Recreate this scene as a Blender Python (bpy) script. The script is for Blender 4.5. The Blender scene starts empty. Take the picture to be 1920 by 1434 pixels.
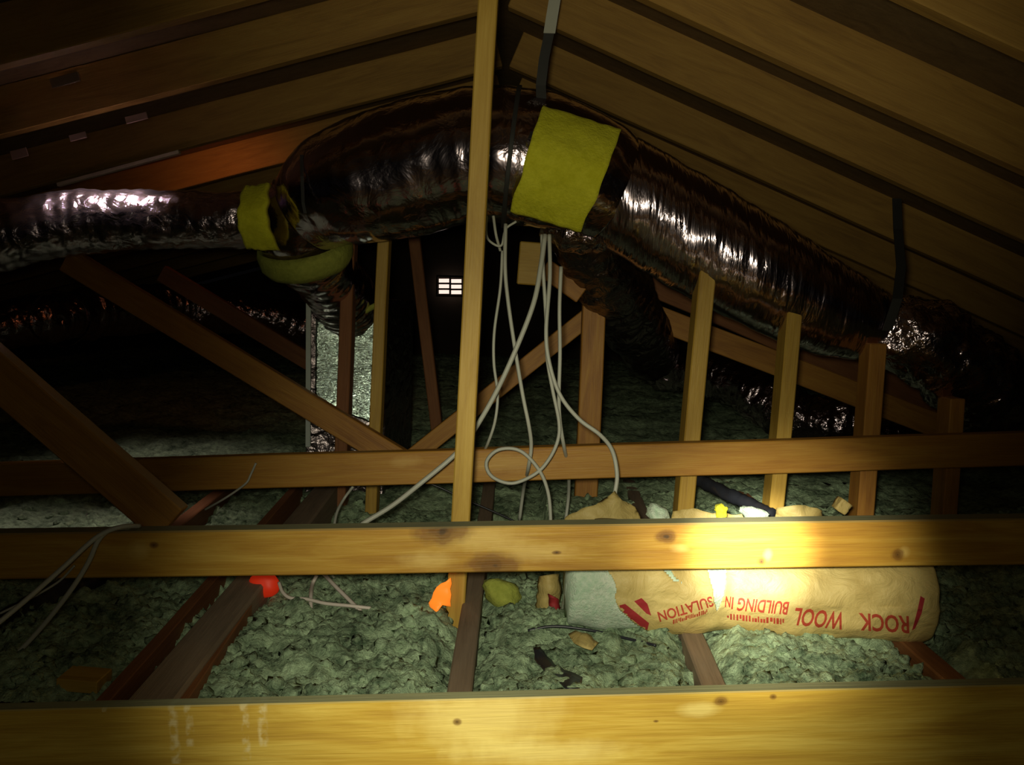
import bpy, bmesh, math, random
import numpy as np
from mathutils import Vector, Matrix, noise
from mathutils.bvhtree import BVHTree

random.seed(7)
sc = bpy.context.scene
col = sc.collection
V = Vector

# ------------------------------------------------------------------ camera
W, H, F = 1920.0, 1434.0, 1550.0
CAMZ = 0.63
PITCH, ROLL = math.radians(5.4), math.radians(2.0)
cam_d = bpy.data.cameras.new('camera')
cam = bpy.data.objects.new('camera', cam_d)
col.objects.link(cam)
cam_d.sensor_fit = 'HORIZONTAL'
cam_d.sensor_width = 36.0
cam_d.lens = 36.0 * F / W
cam_d.clip_start = 0.02
CM = (Matrix.Translation((0, 0, CAMZ)) @ Matrix.Rotation(math.pi / 2 - PITCH, 4, 'X')
      @ Matrix.Rotation(ROLL, 4, 'Z'))
cam.matrix_world = CM
sc.camera = cam
CO = V((0, 0, CAMZ))
CI = CM.inverted()


def ray(px, py):
    return (CM.to_3x3() @ V(((px - W / 2) / F, -(py - H / 2) / F, -1.0)))


def PY(px, py, y):
    """point seen at a pixel of the photograph that stands y metres ahead"""
    r = ray(px, py)
    return CO + r * (y / r.y)


def PF(px, py, z=0.0):
    """point seen at a pixel that lies at height z"""
    r = ray(px, py)
    return CO + r * ((z - CAMZ) / r.z)


def pix(p):
    q = CI @ p
    return (W / 2 + F * q.x / -q.z, H / 2 - F * q.y / -q.z)


# ------------------------------------------------------------------ world, lights, exposure
wd = bpy.data.worlds.new('world')
sc.world = wd
wd.use_nodes = True
wd.node_tree.nodes['Background'].inputs[0].default_value = (0.5, 0.45, 0.5, 1)
wd.node_tree.nodes['Background'].inputs[1].default_value = 0.002
sc.view_settings.view_transform = 'Standard'
sc.view_settings.look = 'None'
sc.view_settings.gamma = 1.0
sc.view_settings.exposure = 0.0
sc.view_settings.use_curve_mapping = False


def spot(name, loc, target, energy, angle, blend, color, radius):
    d = bpy.data.lights.new(name, 'SPOT')
    d.energy, d.spot_size, d.spot_blend = energy, math.radians(angle), blend
    d.color, d.shadow_soft_size = color, radius
    o = bpy.data.objects.new(name, d)
    col.objects.link(o)
    o.location = loc
    o.rotation_euler = (V(target) - V(loc)).to_track_quat('-Z', 'Y').to_euler()
    return o


TORCH = V((-0.03, 0.0, CAMZ + 0.03))
# the hand torch beside the camera: wide spill and narrow hot beam
spot('torch_spill', TORCH, PY(1110, 300, 1.4), 28.0, 64, 1.0, (1.0, 0.93, 0.62), 0.03)
spot('torch_scatter', TORCH, PY(960, 900, 1.4), 2.8, 170, 1.0, (1.0, 0.90, 0.60), 0.03)
spot('torch_flood', TORCH, PY(1010, 1140, 1.4), 48.0, 54, 1.0, (1.0, 0.96, 0.70), 0.03)
spot('torch_halo', TORCH, PY(1430, 1050, 1.4), 120.0, 21, 1.0, (1.0, 0.93, 0.68), 0.02)
spot('torch_beam', TORCH, PY(1405, 1028, 1.4), 560.0, 9.5, 1.0, (1.0, 0.97, 0.80), 0.02)
# added unseen lights between the rafters for the left duct's glare and rafter glow
spot('duct_glare_fill', (-1.17, 2.27, 1.21), (-1.18, 2.36, 0.95), 18.0, 54, 0.6, (1.0, 0.80, 0.74), 0.07)
spot('rafter_glow_fill', (-1.2, 3.3, 1.17), (-1.25, 3.62, 1.08), 0.9, 150, 1.0, (1.0, 0.30, 0.10), 0.03)

# ------------------------------------------------------------------ helpers


def tag(o, label, cat, group=None, kind=None):
    if label:
        o['label'] = label
    if cat:
        o['category'] = cat
    if group:
        o['group'] = group
    if kind:
        o['kind'] = kind
    return o


def link(name, me, mat, parent=None, mw=None, smooth=False):
    o = bpy.data.objects.new(name, me)
    col.objects.link(o)
    if mat is not None:
        me.materials.append(mat)
    if smooth:
        me.polygons.foreach_set('use_smooth', [True] * len(me.polygons))
    if mw is not None:
        o.matrix_world = mw
    if parent is not None:
        o.parent = parent
        o.matrix_parent_inverse = parent.matrix_world.inverted()
        if mw is not None:
            o.matrix_world = mw
    return o


def empty(name, loc):
    o = bpy.data.objects.new(name, None)
    col.objects.link(o)
    o.empty_display_size = 0.05
    o.matrix_world = Matrix.Translation(loc)
    return o


def mesh(name, vs, fs):
    me = bpy.data.meshes.new(name)
    me.from_pydata([tuple(v) for v in vs], [], fs)
    me.update()
    return me


def bm_mesh(name, bm):
    me = bpy.data.meshes.new(name)
    bm.to_mesh(me)
    bm.free()
    return me


def frame(A, B, face=V((0, 1, 0))):
    x = (B - A).normalized()
    y = (face - x * face.dot(x)).normalized()
    z = x.cross(y)
    m = Matrix((x, y, z)).transposed().to_4x4()
    m.translation = (A + B) / 2
    return m


def board_mesh(name, L, h, t, segs=1, wob=0.0, seed=0):
    """box: length on x, height on z, thickness on y from 0 (the face towards us) to t, softened edges"""
    bm = bmesh.new()
    n = max(1, segs)
    secs = []
    for i in range(n + 1):
        x = -L / 2 + L * i / n
        dz = wob * noise.noise(V((x * 2.3 + seed, seed * 1.7, 0)))
        dy = wob * noise.noise(V((x * 2.1 + seed, seed * 3.1, 5)))
        secs.append([bm.verts.new((x, y + dy, z + dz)) for y, z in
                     ((0, -h / 2), (t, -h / 2), (t, h / 2), (0, h / 2))])
    for i in range(n):
        for k in range(4):
            a, b = secs[i], secs[i + 1]
            bm.faces.new((a[k], a[(k + 1) % 4], b[(k + 1) % 4], b[k]))
    bm.faces.new(secs[0][::-1])
    bm.faces.new(secs[-1])
    bmesh.ops.recalc_face_normals(bm, faces=bm.faces)
    es = [e for e in bm.edges if abs(e.calc_face_angle(0)) > 0.8]
    bmesh.ops.bevel(bm, geom=es, offset=min(h, t) * 0.07, segments=1, affect='EDGES')
    return bm_mesh(name, bm)


def board(name, A, B, h, t, mat, label=None, cat=None, parent=None, face=V((0, 1, 0)), group=None, wob=0.003,
          kind=None):
    L = (B - A).length
    me = board_mesh(name, L, h, t, max(1, int(L / 0.15)), wob, random.random() * 50)
    o = link(name, me, mat, parent, frame(A, B, face))
    tag(o, label, cat, group, kind)
    return o


def catmull(pts, n):
    pts = [np.array(p, float) for p in pts]
    P = [2 * pts[0] - pts[1]] + pts + [2 * pts[-1] - pts[-2]]
    seg = [np.linalg.norm((pts[i + 1] - pts[i])[:3]) for i in range(len(pts) - 1)]
    tot = sum(seg)
    out = []
    for i in range(len(pts) - 1):
        k = max(2, int(round(n * seg[i] / tot)))
        for j in range(k):
            t = j / k
            a, b, c, d = P[i], P[i + 1], P[i + 2], P[i + 3]
            out.append(0.5 * ((2 * b) + (c - a) * t + (2 * a - 5 * b + 4 * c - d) * t * t
                              + (3 * b - a - 3 * c + d) * t ** 3))
    out.append(pts[-1])
    return out


def sweep(name, pts, n, segs, prof=None, caps=True, angles=None):
    """tube through points (x, y, z, r); prof(s, a, p) gives an extra radius"""
    S = catmull(pts, n)
    C = [V(p[:3]) for p in S]
    vs, fs = [], []
    up = None
    s = 0.0
    closed = angles is None
    for i, c in enumerate(C):
        t = (C[min(i + 1, len(C) - 1)] - C[max(i - 1, 0)]).normalized()
        if up is None:
            up = V((0, 0, 1)) if abs(t.z) < 0.9 else V((0, -1, 0))
        up = (up - t * up.dot(t)).normalized()
        side = t.cross(up)
        if i:
            s += (c - C[i - 1]).length
        for k in range(segs):
            if closed:
                a = 2 * math.pi * k / segs
            else:
                a = angles[0] + (angles[1] - angles[0]) * k / (segs - 1)
            r = S[i][3]
            if prof:
                r += prof(s, a, c + (up * math.cos(a) + side * math.sin(a)) * r)
            vs.append(c + (up * math.cos(a) + side * math.sin(a)) * r)
    m = len(C)
    for i in range(m - 1):
        for k in range(segs if closed else segs - 1):
            k2 = (k + 1) % segs
            fs.append((i * segs + k, i * segs + k2, (i + 1) * segs + k2, (i + 1) * segs + k))
    if caps and closed:
        fs.append(tuple(range(segs - 1, -1, -1)))
        fs.append(tuple((m - 1) * segs + k for k in range(segs)))
    return mesh(name, vs, fs)


def local(o_loc, me):
    """move mesh data so the object's origin is o_loc"""
    me.transform(Matrix.Translation(-V(o_loc)))
    return Matrix.Translation(o_loc)


def put(name, me, mat, parent=None, smooth=True):
    c = np.zeros(len(me.vertices) * 3)
    me.vertices.foreach_get('co', c)
    c = c.reshape(-1, 3)
    o = V((c[:, 0].mean(), c[:, 1].mean(), c[:, 2].min()))
    mw = local(o, me)
    return link(name, me, mat, parent, mw, smooth)


def px4(lst):
    return [tuple(PY(a, b, c)) + (r,) for a, b, c, r in lst]


# ------------------------------------------------------------------ materials


class N:
    def __init__(s, name, rough=0.6, metal=0.0):
        s.m = bpy.data.materials.new(name)
        s.m.use_nodes = True
        s.t = s.m.node_tree
        s.b = s.t.nodes['Principled BSDF']
        s.b.inputs['Roughness'].default_value = rough
        s.b.inputs['Metallic'].default_value = metal

    def n(s, typ, **kw):
        nd = s.t.nodes.new(typ)
        for k, v in kw.items():
            if k.startswith('i_'):
                key = k[2:]
                key = int(key) if key.isdigit() else key.replace('_', ' ')
                nd.inputs[key].default_value = v
            else:
                setattr(nd, k, v)
        return nd

    def l(s, a, b):
        s.t.links.new(a, b)

    def obj(s):
        return s.n('ShaderNodeTexCoord').outputs['Object']

    def mapping(s, vec, scale, loc=None):
        m = s.n('ShaderNodeMapping')
        m.inputs['Scale'].default_value = scale
        s.l(vec, m.inputs['Vector'])
        if loc is not None:
            s.l(loc, m.inputs['Location'])
        return m.outputs[0]

    def noise(s, vec, scale, detail=4, rough=0.55, dist=0.0):
        nd = s.n('ShaderNodeTexNoise')
        nd.inputs['Scale'].default_value = scale
        nd.inputs['Detail'].default_value = detail
        nd.inputs['Roughness'].default_value = rough
        nd.inputs['Distortion'].default_value = dist
        s.l(vec, nd.inputs['Vector'])
        return nd.outputs['Fac']

    def ramp(s, fac, stops):
        r = s.n('ShaderNodeValToRGB')
        e = r.color_ramp.elements
        while len(e) < len(stops):
            e.new(0.5)
        for i, (p, c) in enumerate(stops):
            e[i].position = p
            e[i].color = (c[0], c[1], c[2], 1) if not isinstance(c, (int, float)) else (c, c, c, 1)
        s.l(fac, r.inputs[0])
        return r.outputs[0]

    def math(s, op, a, b=None, c=None):
        nd = s.n('ShaderNodeMath', operation=op)
        for i, q in enumerate((a, b, c)):
            if q is None:
                continue
            if isinstance(q, (int, float)):
                nd.inputs[i].default_value = q
            else:
                s.l(q, nd.inputs[i])
        return nd.outputs[0]

    def mix(s, fac, a, b, mode='MIX'):
        nd = s.n('ShaderNodeMix', data_type='RGBA', blend_type=mode)
        for i, q in ((0, fac), (6, a), (7, b)):
            if isinstance(q, (int, float)):
                nd.inputs[i].default_value = q
            elif isinstance(q, tuple):
                nd.inputs[i].default_value = (*q, 1)
            else:
                s.l(q, nd.inputs[i])
        return nd.outputs[2]

    def bump(s, h, strength, dist):
        b = s.n('ShaderNodeBump')
        b.inputs['Strength'].default_value = strength
        b.inputs['Distance'].default_value = dist
        s.l(h, b.inputs['Height'])
        s.l(b.outputs[0], s.b.inputs['Normal'])

    def color(s, c):
        if isinstance(c, tuple):
            s.b.inputs['Base Color'].default_value = (*c, 1)
        else:
            s.l(c, s.b.inputs['Base Color'])


def wood(name, lo, mid, hi, knots=(), pale=(), drips=(), rough=0.55, top_dust_light=False):
    k = N(name, rough)
    blot = 0.0
    o = k.obj()
    rnd = k.n('ShaderNodeObjectInfo').outputs['Random']
    off = k.math('MULTIPLY', rnd, 37.0)
    comb = k.n('ShaderNodeCombineXYZ')
    for i in range(3):
        k.l(off, comb.inputs[i])
    add = k.n('ShaderNodeVectorMath', operation='ADD')
    k.l(o, add.inputs[0])
    k.l(comb.outputs[0], add.inputs[1])
    p = add.outputs[0]
    sep = k.n('ShaderNodeSeparateXYZ')
    k.l(o, sep.inputs[0])
    X, Z = sep.outputs[0], sep.outputs[2]
    g1 = k.noise(k.mapping(p, (1.0, 9, 9)), 3.0, 5, 0.6, 1.2)
    g2 = k.noise(k.mapping(p, (3.0, 90, 90)), 3.0, 3, 0.6, 0.4)
    g3 = k.noise(k.mapping(p, (2.0, 4.0, 4.0)), 2.2, 3, 0.5, 0.8)
    f = k.math('ADD', k.math('MULTIPLY', g1, 0.6), k.math('ADD', k.math('MULTIPLY', g2, 0.25),
                                                          k.math('MULTIPLY', g3, 0.15 + blot)))
    c = k.ramp(f, [(0.30, lo), (0.5, mid), (0.72, hi)])
    warp = k.math('MULTIPLY', k.math('SUBTRACT', k.noise(o, 28, 3), 0.5), 0.9)

    def blob(x, z, rx, rz):
        a = k.math('DIVIDE', k.math('SUBTRACT', X, x), rx)
        b = k.math('DIVIDE', k.math('SUBTRACT', Z, z), rz)
        d = k.math('SQRT', k.math('ADD', k.math('MULTIPLY', a, a), k.math('MULTIPLY', b, b)))
        return k.math('ADD', d, warp)
    for (x, z, rx, rz) in pale:
        m = k.ramp(blob(x, z, rx, rz), [(0.3, 0.5), (1.1, 0.0)])
        c = k.mix(m, c, (min(1, hi[0] * 1.25), min(1, hi[1] * 1.4), hi[2] * 2.4))
    for (x, z, rx, rz) in knots:
        d = blob(x, z, rx, rz)
        c = k.mix(k.ramp(d, [(0.35, 0.85), (1.0, 0.0)]), c, (lo[0] * 0.45, lo[1] * 0.40, lo[2] * 0.5))
        ring = k.ramp(k.math('ABSOLUTE', k.math('SUBTRACT', d, 0.62)), [(0.0, 0.45), (0.14, 0.0)])
        c = k.mix(ring, c, (lo[0] * 0.7, lo[1] * 0.6, lo[2]))
        c = k.mix(k.ramp(d, [(0.05, 0.7), (0.22, 0.0)]), c, (0.03, 0.018, 0.008))
    sw = k.math('MULTIPLY', k.math('SUBTRACT', k.noise(o, 60, 2), 0.5), 0.006)
    for (x, z0, z1, w) in drips:
        dx = k.math('ABSOLUTE', k.math('SUBTRACT', k.math('ADD', X, sw), x))
        m1 = k.ramp(k.math('DIVIDE', dx, w), [(0.45, 0.7), (1.0, 0.0)])
        m2 = k.math('MULTIPLY', k.math('GREATER_THAN', Z, z0), k.math('LESS_THAN', Z, z1))
        m3 = k.ramp(k.noise(o, 90, 2), [(0.42, 0.0), (0.6, 1.0)])
        c = k.mix(k.math('MULTIPLY', k.math('MULTIPLY', m1, m2), m3), c, (0.75, 0.62, 0.3))
    if top_dust_light:
        sn = k.n('ShaderNodeSeparateXYZ')
        k.l(k.n('ShaderNodeNewGeometry').outputs['Normal'], sn.inputs[0])
        c = k.mix(k.ramp(sn.outputs[2], [(0.6, 0.0), (0.85, 0.85)]), c, top_dust_light)  # upper faces tinted: dust on the beams, painted light on the brace
    k.color(c)
    k.bump(k.math('ADD', g2, k.math('MULTIPLY', g1, 0.5)), 0.25, 0.004)
    return k.m


def foil(name, rough, scale, strength, tint=(0.72, 0.62, 0.70), stretch=(1, 1, 1), metal=1.0):
    k = N(name, rough, metal)
    o = k.mapping(k.obj(), stretch)
    a = k.noise(o, scale, 4, 0.55, 0.6)
    vo = k.n('ShaderNodeTexVoronoi', feature='DISTANCE_TO_EDGE')
    vo.inputs['Scale'].default_value = scale * 0.9
    k.l(o, vo.inputs['Vector'])
    h = k.math('ADD', a, k.math('MULTIPLY', vo.outputs['Distance'], 0.5))
    k.color(k.mix(k.noise(o, 3, 2), tint, (tint[0] * 0.8, tint[1] * 0.72, tint[2] * 0.78)))
    k.bump(h, strength, 0.02)
    return k.m


def plain(name, c, rough=0.6, metal=0.0, var=0.2, scale=20.0, bump=0.0):
    k = N(name, rough, metal)
    f = k.noise(k.obj(), scale, 4)
    k.color(k.mix(f, tuple(q * (1 - var) for q in c), tuple(min(1, q * (1 + var)) for q in c)))
    if bump:
        k.bump(k.noise(k.obj(), scale * 3, 4), bump, 0.01)
    return k.m


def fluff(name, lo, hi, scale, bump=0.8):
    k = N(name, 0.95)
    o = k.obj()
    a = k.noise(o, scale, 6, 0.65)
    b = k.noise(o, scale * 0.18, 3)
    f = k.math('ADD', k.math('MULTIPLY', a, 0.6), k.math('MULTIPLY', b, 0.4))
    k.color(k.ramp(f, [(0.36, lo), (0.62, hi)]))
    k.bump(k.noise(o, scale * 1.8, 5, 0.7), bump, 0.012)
    return k.m


def loc_knots(A, B, lst):
    """knots given as the pixel they sit at on the board's face"""
    m = frame(A, B).inverted()
    out = []
    y = (A.y + B.y) / 2
    for px_, py_, rx, rz in lst:
        q = m @ PY(px_, py_, y)
        out.append((q.x, q.z, rx, rz))
    return out


M_orange = wood('wood_orange_brown', (0.30, 0.12, 0.025), (0.48, 0.22, 0.04), (0.62, 0.33, 0.06))
M_brace = wood('wood_brace', (0.28, 0.12, 0.025), (0.44, 0.21, 0.04), (0.56, 0.30, 0.06), top_dust_light=(0.62, 0.46, 0.28))  # pale upper faces paint in the light along the brace's top edge
M_gold = wood('wood_golden', (0.36, 0.20, 0.03), (0.52, 0.32, 0.05), (0.66, 0.44, 0.09))
M_roof = wood('wood_rafter', (0.30, 0.16, 0.04), (0.46, 0.26, 0.06), (0.58, 0.35, 0.085), rough=0.7)
M_red = wood('wood_reddish', (0.16, 0.06, 0.02), (0.26, 0.10, 0.035), (0.34, 0.15, 0.05), rough=0.7)
M_grey = wood('wood_grey_dusty', (0.16, 0.12, 0.08), (0.26, 0.19, 0.13), (0.36, 0.27, 0.19), rough=0.8)
M_sheath = wood('roof_sheathing_wood', (0.12, 0.07, 0.03), (0.19, 0.12, 0.05), (0.25, 0.16, 0.07), rough=0.85)
M_foil = foil('foil_jacket', 0.16, 11, 0.30)
M_foilc = foil('foil_jacket_crumpled', 0.17, 24, 0.6)
M_foils = foil('foil_jacket_smooth', 0.17, 30, 0.30, stretch=(1.4, 0.22, 0.22))
M_foilb = foil('foil_faced_board', 0.17, 85, 0.22, (0.72, 0.96, 0.84), (1, 1, 1.8), 1.0)
M_foill = foil('foil_jacket_creased', 0.26, 24, 0.42)
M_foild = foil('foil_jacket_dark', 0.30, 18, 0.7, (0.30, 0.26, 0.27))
M_steel = plain('galvanised_steel', (0.72, 0.80, 0.76), 0.35, 0.2, 0.12, 30)
M_strapd = plain('dark_strap', (0.03, 0.03, 0.03), 0.6, 0.0, 0.3)
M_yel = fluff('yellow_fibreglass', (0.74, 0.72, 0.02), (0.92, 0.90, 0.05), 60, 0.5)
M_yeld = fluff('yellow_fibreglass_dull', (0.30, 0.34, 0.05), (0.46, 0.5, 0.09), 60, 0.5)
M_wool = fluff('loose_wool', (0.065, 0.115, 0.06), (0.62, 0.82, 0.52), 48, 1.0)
M_woolw = fluff('packed_wool', (0.52, 0.74, 0.54), (0.86, 0.95, 0.80), 90, 0.7)
M_cable = plain('cable_sheath', (0.56, 0.57, 0.50), 0.45, 0, 0.1)
M_cablew = plain('cable_white', (0.75, 0.66, 0.60), 0.45, 0, 0.1)
M_black = plain('black_plastic', (0.02, 0.022, 0.03), 0.35, 0, 0.3)
M_ink = plain('red_ink', (0.38, 0.045, 0.02), 0.7, 0, 0.25, 90)
M_inkd = plain('dark_red_ink', (0.33, 0.02, 0.025), 0.7, 0, 0.2, 60)
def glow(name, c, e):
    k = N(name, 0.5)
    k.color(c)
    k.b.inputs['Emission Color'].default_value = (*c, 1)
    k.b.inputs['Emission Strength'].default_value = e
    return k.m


M_orangep = glow('orange_painted_glow', (1.0, 0.24, 0.02), 0.75)  # emission stands in for light reaching the sheet from below
M_redp = glow('red_painted_glow', (0.8, 0.035, 0.008), 0.22)  # added glow, in place of light coming up around the red piece
M_wall = plain('gable_boards', (0.05, 0.035, 0.025), 0.9, 0, 0.3, 4)
M_dry = plain('ceiling_board_dust', (0.25, 0.22, 0.18), 0.9, 0, 0.2, 10)
k = N('kraft_paper', 0.6)
o_ = k.obj()
k.color(k.ramp(k.noise(o_, 14, 5), [(0.3, (0.46, 0.34, 0.11)), (0.7, (0.62, 0.49, 0.19))]))
vo_ = k.n('ShaderNodeTexVoronoi', feature='DISTANCE_TO_EDGE')
vo_.inputs['Scale'].default_value = 11
k.l(k.mapping(o_, (1, 1, 1)), vo_.inputs['Vector'])
k.bump(k.math('ADD', k.math('MULTIPLY', vo_.outputs['Distance'], 0.7), k.noise(o_, 22, 5, 0.6, 1.0)), 0.45, 0.015)
M_kraft = k.m
k = N('vent_daylight', 0.5)
k.b.inputs['Base Color'].default_value = (0.8, 0.7, 0.62, 1)
k.b.inputs['Emission Color'].default_value = (1.0, 0.80, 0.68, 1)
k.b.inputs['Emission Strength'].default_value = 1.1
M_day = k.m

# ------------------------------------------------------------------ roof, gable wall, floor
RX, RZ = -0.062, CAMZ + 0.85          # underside of the rafters at the ridge
SL, SR = 0.285, 0.395
RH = 0.135                            # rafter height


def roof_z(x, up=0.0):
    return RZ + up - (SL * (RX - x) if x < RX else SR * (x - RX))


th = 0.02
XL, XR = -5.6, 3.9
top = RH * 1.06
vs, fs = [], []
for y in (-1.2, 8.3):
    for x, e in ((XL, 0), (RX, 0), (XR, 0), (XR, th), (RX, th), (XL, th)):
        vs.append((x, y, roof_z(x, top + e)))
fs = [(0, 1, 7, 6), (1, 2, 8, 7), (2, 3, 9, 8), (3, 4, 10, 9), (4, 5, 11, 10), (5, 0, 6, 11), (0, 5, 4, 1), (1, 4, 3, 2),
      (6, 7, 10, 11), (7, 8, 9, 10)]
tag(link('ceiling', mesh('ceiling', vs, fs), M_sheath), 'dark roof sheathing sloping down from the ridge', None,
    kind='structure')

vs = [(XL, 8.2, -0.25), (XR, 8.2, -0.25), (XR, 8.2, roof_z(XR, 0.1)), (RX, 8.2, roof_z(RX, 0.1)), (XL, 8.2, roof_z(XL, 0.1))]
vs += [(x, 8.26, z) for x, y, z in vs]
fs = [(0, 1, 2, 3, 4), (9, 8, 7, 6, 5)] + [(i, (i + 1) % 5, (i + 1) % 5 + 5, i + 5) for i in range(5)]
tag(link('wall_back', mesh('wall_back', vs, fs), M_wall), 'dark gable end wall at the far end of the attic', None,
    kind='structure')
vs = [(XL, -1.2, -0.22), (XR, -1.2, -0.22), (XR, 8.3, -0.22), (XL, 8.3, -0.22)]
vs += [(a, b, -0.25) for a, b, c in vs]
fs = [(0, 1, 2, 3), (7, 6, 5, 4)] + [(i + 4, (i + 1) % 4 + 4, (i + 1) % 4, i) for i in range(4)]
tag(link('floor', mesh('floor', vs, fs), M_dry), 'ceiling board of the rooms below, under the loose wool', None,
    kind='structure')

# ------------------------------------------------------------------ rafters
names_r = ['nearest', 'second nearest', 'third nearest', 'fourth nearest', 'fifth nearest', 'sixth nearest',
           'seventh nearest', 'eighth nearest', 'ninth nearest', 'tenth nearest']
RY = [1.52, 2.0, 2.46, 3.06, 3.66, 4.26, 4.86, 5.46, 6.06, 6.66]
rafters = {}
for i, y in enumerate(RY):
    for side in (-1, 1):
        s = SL if side < 0 else SR
        xe = RX + side * (4.6 if side < 0 else 3.4)
        A = V((RX + side * 0.012, y, RZ))
        B = V((xe, y, roof_z(xe)))
        if side < 0:
            A, B = B, A
        nrm = V((-(B - A).z, 0, (B - A).x)).normalized() * (RH / 2)
        o = board('rafter', A + nrm, B + nrm, RH, 0.038, M_roof,
                  '%s brown rafter on the %s slope of the roof' % (names_r[i], 'left' if side < 0 else 'right'), 'rafter',
                  group='roof rafters', wob=0.004)
        rafters[(i, side)] = o

# pale connector plates nailed on left rafters
def plate_on(raf, px_, py_, w, h, y):
    c = PY(px_, py_, y - 0.004)
    m = raf.matrix_world.copy()
    m.translation = c
    bm = bmesh.new()
    bmesh.ops.create_cube(bm, size=1.0, matrix=Matrix.Diagonal((w, 0.004, h, 1)))
    bmesh.ops.bevel(bm, geom=list(bm.edges), offset=0.001, segments=1, affect='EDGES')
    o = link('connector_plate', bm_mesh('connector_plate', bm), M_plate, raf, m)
    o['label'] = 'pale metal connector plate'


M_plate = plain('dull_plate', (0.40, 0.26, 0.21), 0.6, 0.0, 0.2)
for ri, a, b, w, h in ((1, 122, 150, 0.07, 0.022), (2, 256, 221, 0.065, 0.02), (2, 146, 256, 0.05, 0.018),
                       (2, 36, 288, 0.05, 0.025)):
    plate_on(rafters[(ri, -1)], a, b, w, h, RY[ri])

# ------------------------------------------------------------------ cross beams and posts
# nearest cross beam
A, B = PY(-160, 1436, 0.85), PY(2080, 1380, 0.85)
kn = loc_knots(A, B, [(857, 1353, 0.006, 0.005), (1352, 1315, 0.010, 0.007), (1450, 1306, 0.005, 0.004),
                      (1230, 1352, 0.004, 0.002)])
pl = loc_knots(A, B, [(900, 1345, 0.10, 0.05), (1315, 1330, 0.03, 0.010), (1010, 1410, 0.12, 0.02)])
fm = frame(A, B).inverted()
dr = []
for px_, y0, y1, w in ((322, 1315, 1432, 0.006), (352, 1318, 1400, 0.005), (457, 1318, 1425, 0.005),
                       (490, 1318, 1400, 0.006), (195, 1318, 1335, 0.003)):
    q0, q1 = fm @ PY(px_, y1, 0.85), fm @ PY(px_, y0, 0.85)
    dr.append((q1.x, q0.z, q1.z, w))
M_b1 = wood('wood_front_beam', (0.34, 0.17, 0.02), (0.55, 0.35, 0.045), (0.78, 0.58, 0.12), kn, pl, dr, top_dust_light=(0.24, 0.27, 0.17))
board('cross_beam', A, B, 0.120, 0.018, M_b1, 'golden timber cross beam with pale drips, nearest, along the bottom', 'beam',
      wob=0.001)
# second cross beam
A, B = PY(-160, 1046, 1.4), PY(2080, 1013, 1.4)
kn = loc_knots(A, B, [(832, 996, 0.058, 0.032), (928, 1060, 0.055, 0.030), (1250, 1006, 0.022, 0.014),
                      (1683, 1040, 0.014, 0.014), (1428, 1053, 0.009, 0.009), (288, 1022, 0.010, 0.007),
                      (1044, 1036, 0.010, 0.004)])
pl = loc_knots(A, B, [(800, 1050, 0.06, 0.02), (1000, 1035, 0.09, 0.022), (900, 1010, 0.10, 0.028), (1275, 1028, 0.02, 0.01),
                      (262, 1030, 0.025, 0.02), (1440, 1040, 0.01, 0.014), (1695, 1035, 0.012, 0.012)])
M_b2 = wood('wood_second_beam', (0.36, 0.16, 0.02), (0.54, 0.29, 0.035), (0.74, 0.48, 0.09), kn, pl, top_dust_light=(0.24, 0.27, 0.17))
board('cross_beam', A, B, 0.082, 0.038, M_b2, 'golden timber cross beam with dark knots, in front of the paper bag', 'beam',
      wob=0.001)
# third cross beam
A, B = PY(-160, 905, 2.1), PY(2080, 838, 2.1)
pl = loc_knots(A, B, [(945, 870, 0.16, 0.03), (760, 865, 0.05, 0.02)])
M_b3 = wood('wood_third_beam', (0.34, 0.14, 0.025), (0.50, 0.24, 0.035), (0.62, 0.35, 0.06), (), pl)
board('cross_beam', A, B, 0.086, 0.038, M_b3, 'orange brown timber cross beam, farthest of the three', 'beam', wob=0.002)


def post(px0, py0, px1, py1, y, h, t, mat, label, ext0=None, ext1=None, name='post', cat='post'):
    A, B = PY(px0, py0, y), PY(px1, py1, y)
    d = (B - A).normalized()
    if ext0 is not None:            # run the bottom down to this height
        A = A + d * ((ext0 - A.z) / d.z)
    if ext1 is not None:
        B = B + d * ((ext1 - B.z) / d.z)
    return board(name, A, B, h, t, mat, label, cat)


post(862, 975, 916, 0, 1.66, 0.038, 0.05, M_gold, 'tall golden upright post up the middle, rising to the ridge', -0.2, RZ + 0.02)
post(640, 830, 652, 470, 2.62, 0.040, 0.06, M_red, 'dark reddish upright in front of the foil box', -0.2, 1.05)
post(702, 800, 719, 440, 2.58, 0.036, 0.06, M_gold, 'dim upright at the right edge of the foil box', -0.2, 1.05)
post(1287, 950, 1324, 545, 2.2, 0.044, 0.07, M_gold, 'golden upright just right of the hanging cables', -0.2, 0.8)
post(1458, 945, 1487, 630, 2.2, 0.040, 0.07, M_gold, 'golden upright above the black pipe end', -0.2, 0.66)
post(1626, 950, 1645, 680, 2.2, 0.046, 0.07, M_orange, 'brown upright under the crimped duct end', -0.2, 0.56)
post(1783, 955, 1795, 760, 2.2, 0.040, 0.07, M_orange, 'short dim upright near the right eave', -0.2, 0.42)
post(1098, 960, 1114, 590, 2.7, 0.075, 0.05, M_orange, 'wide red brown upright behind the hanging cables', -0.2, 0.72)
post(808, 720, 775, 440, 3.6, 0.05, 0.05, M_red, 'faint leaning upright below the lit vent', -0.1, 1.1)
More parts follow.
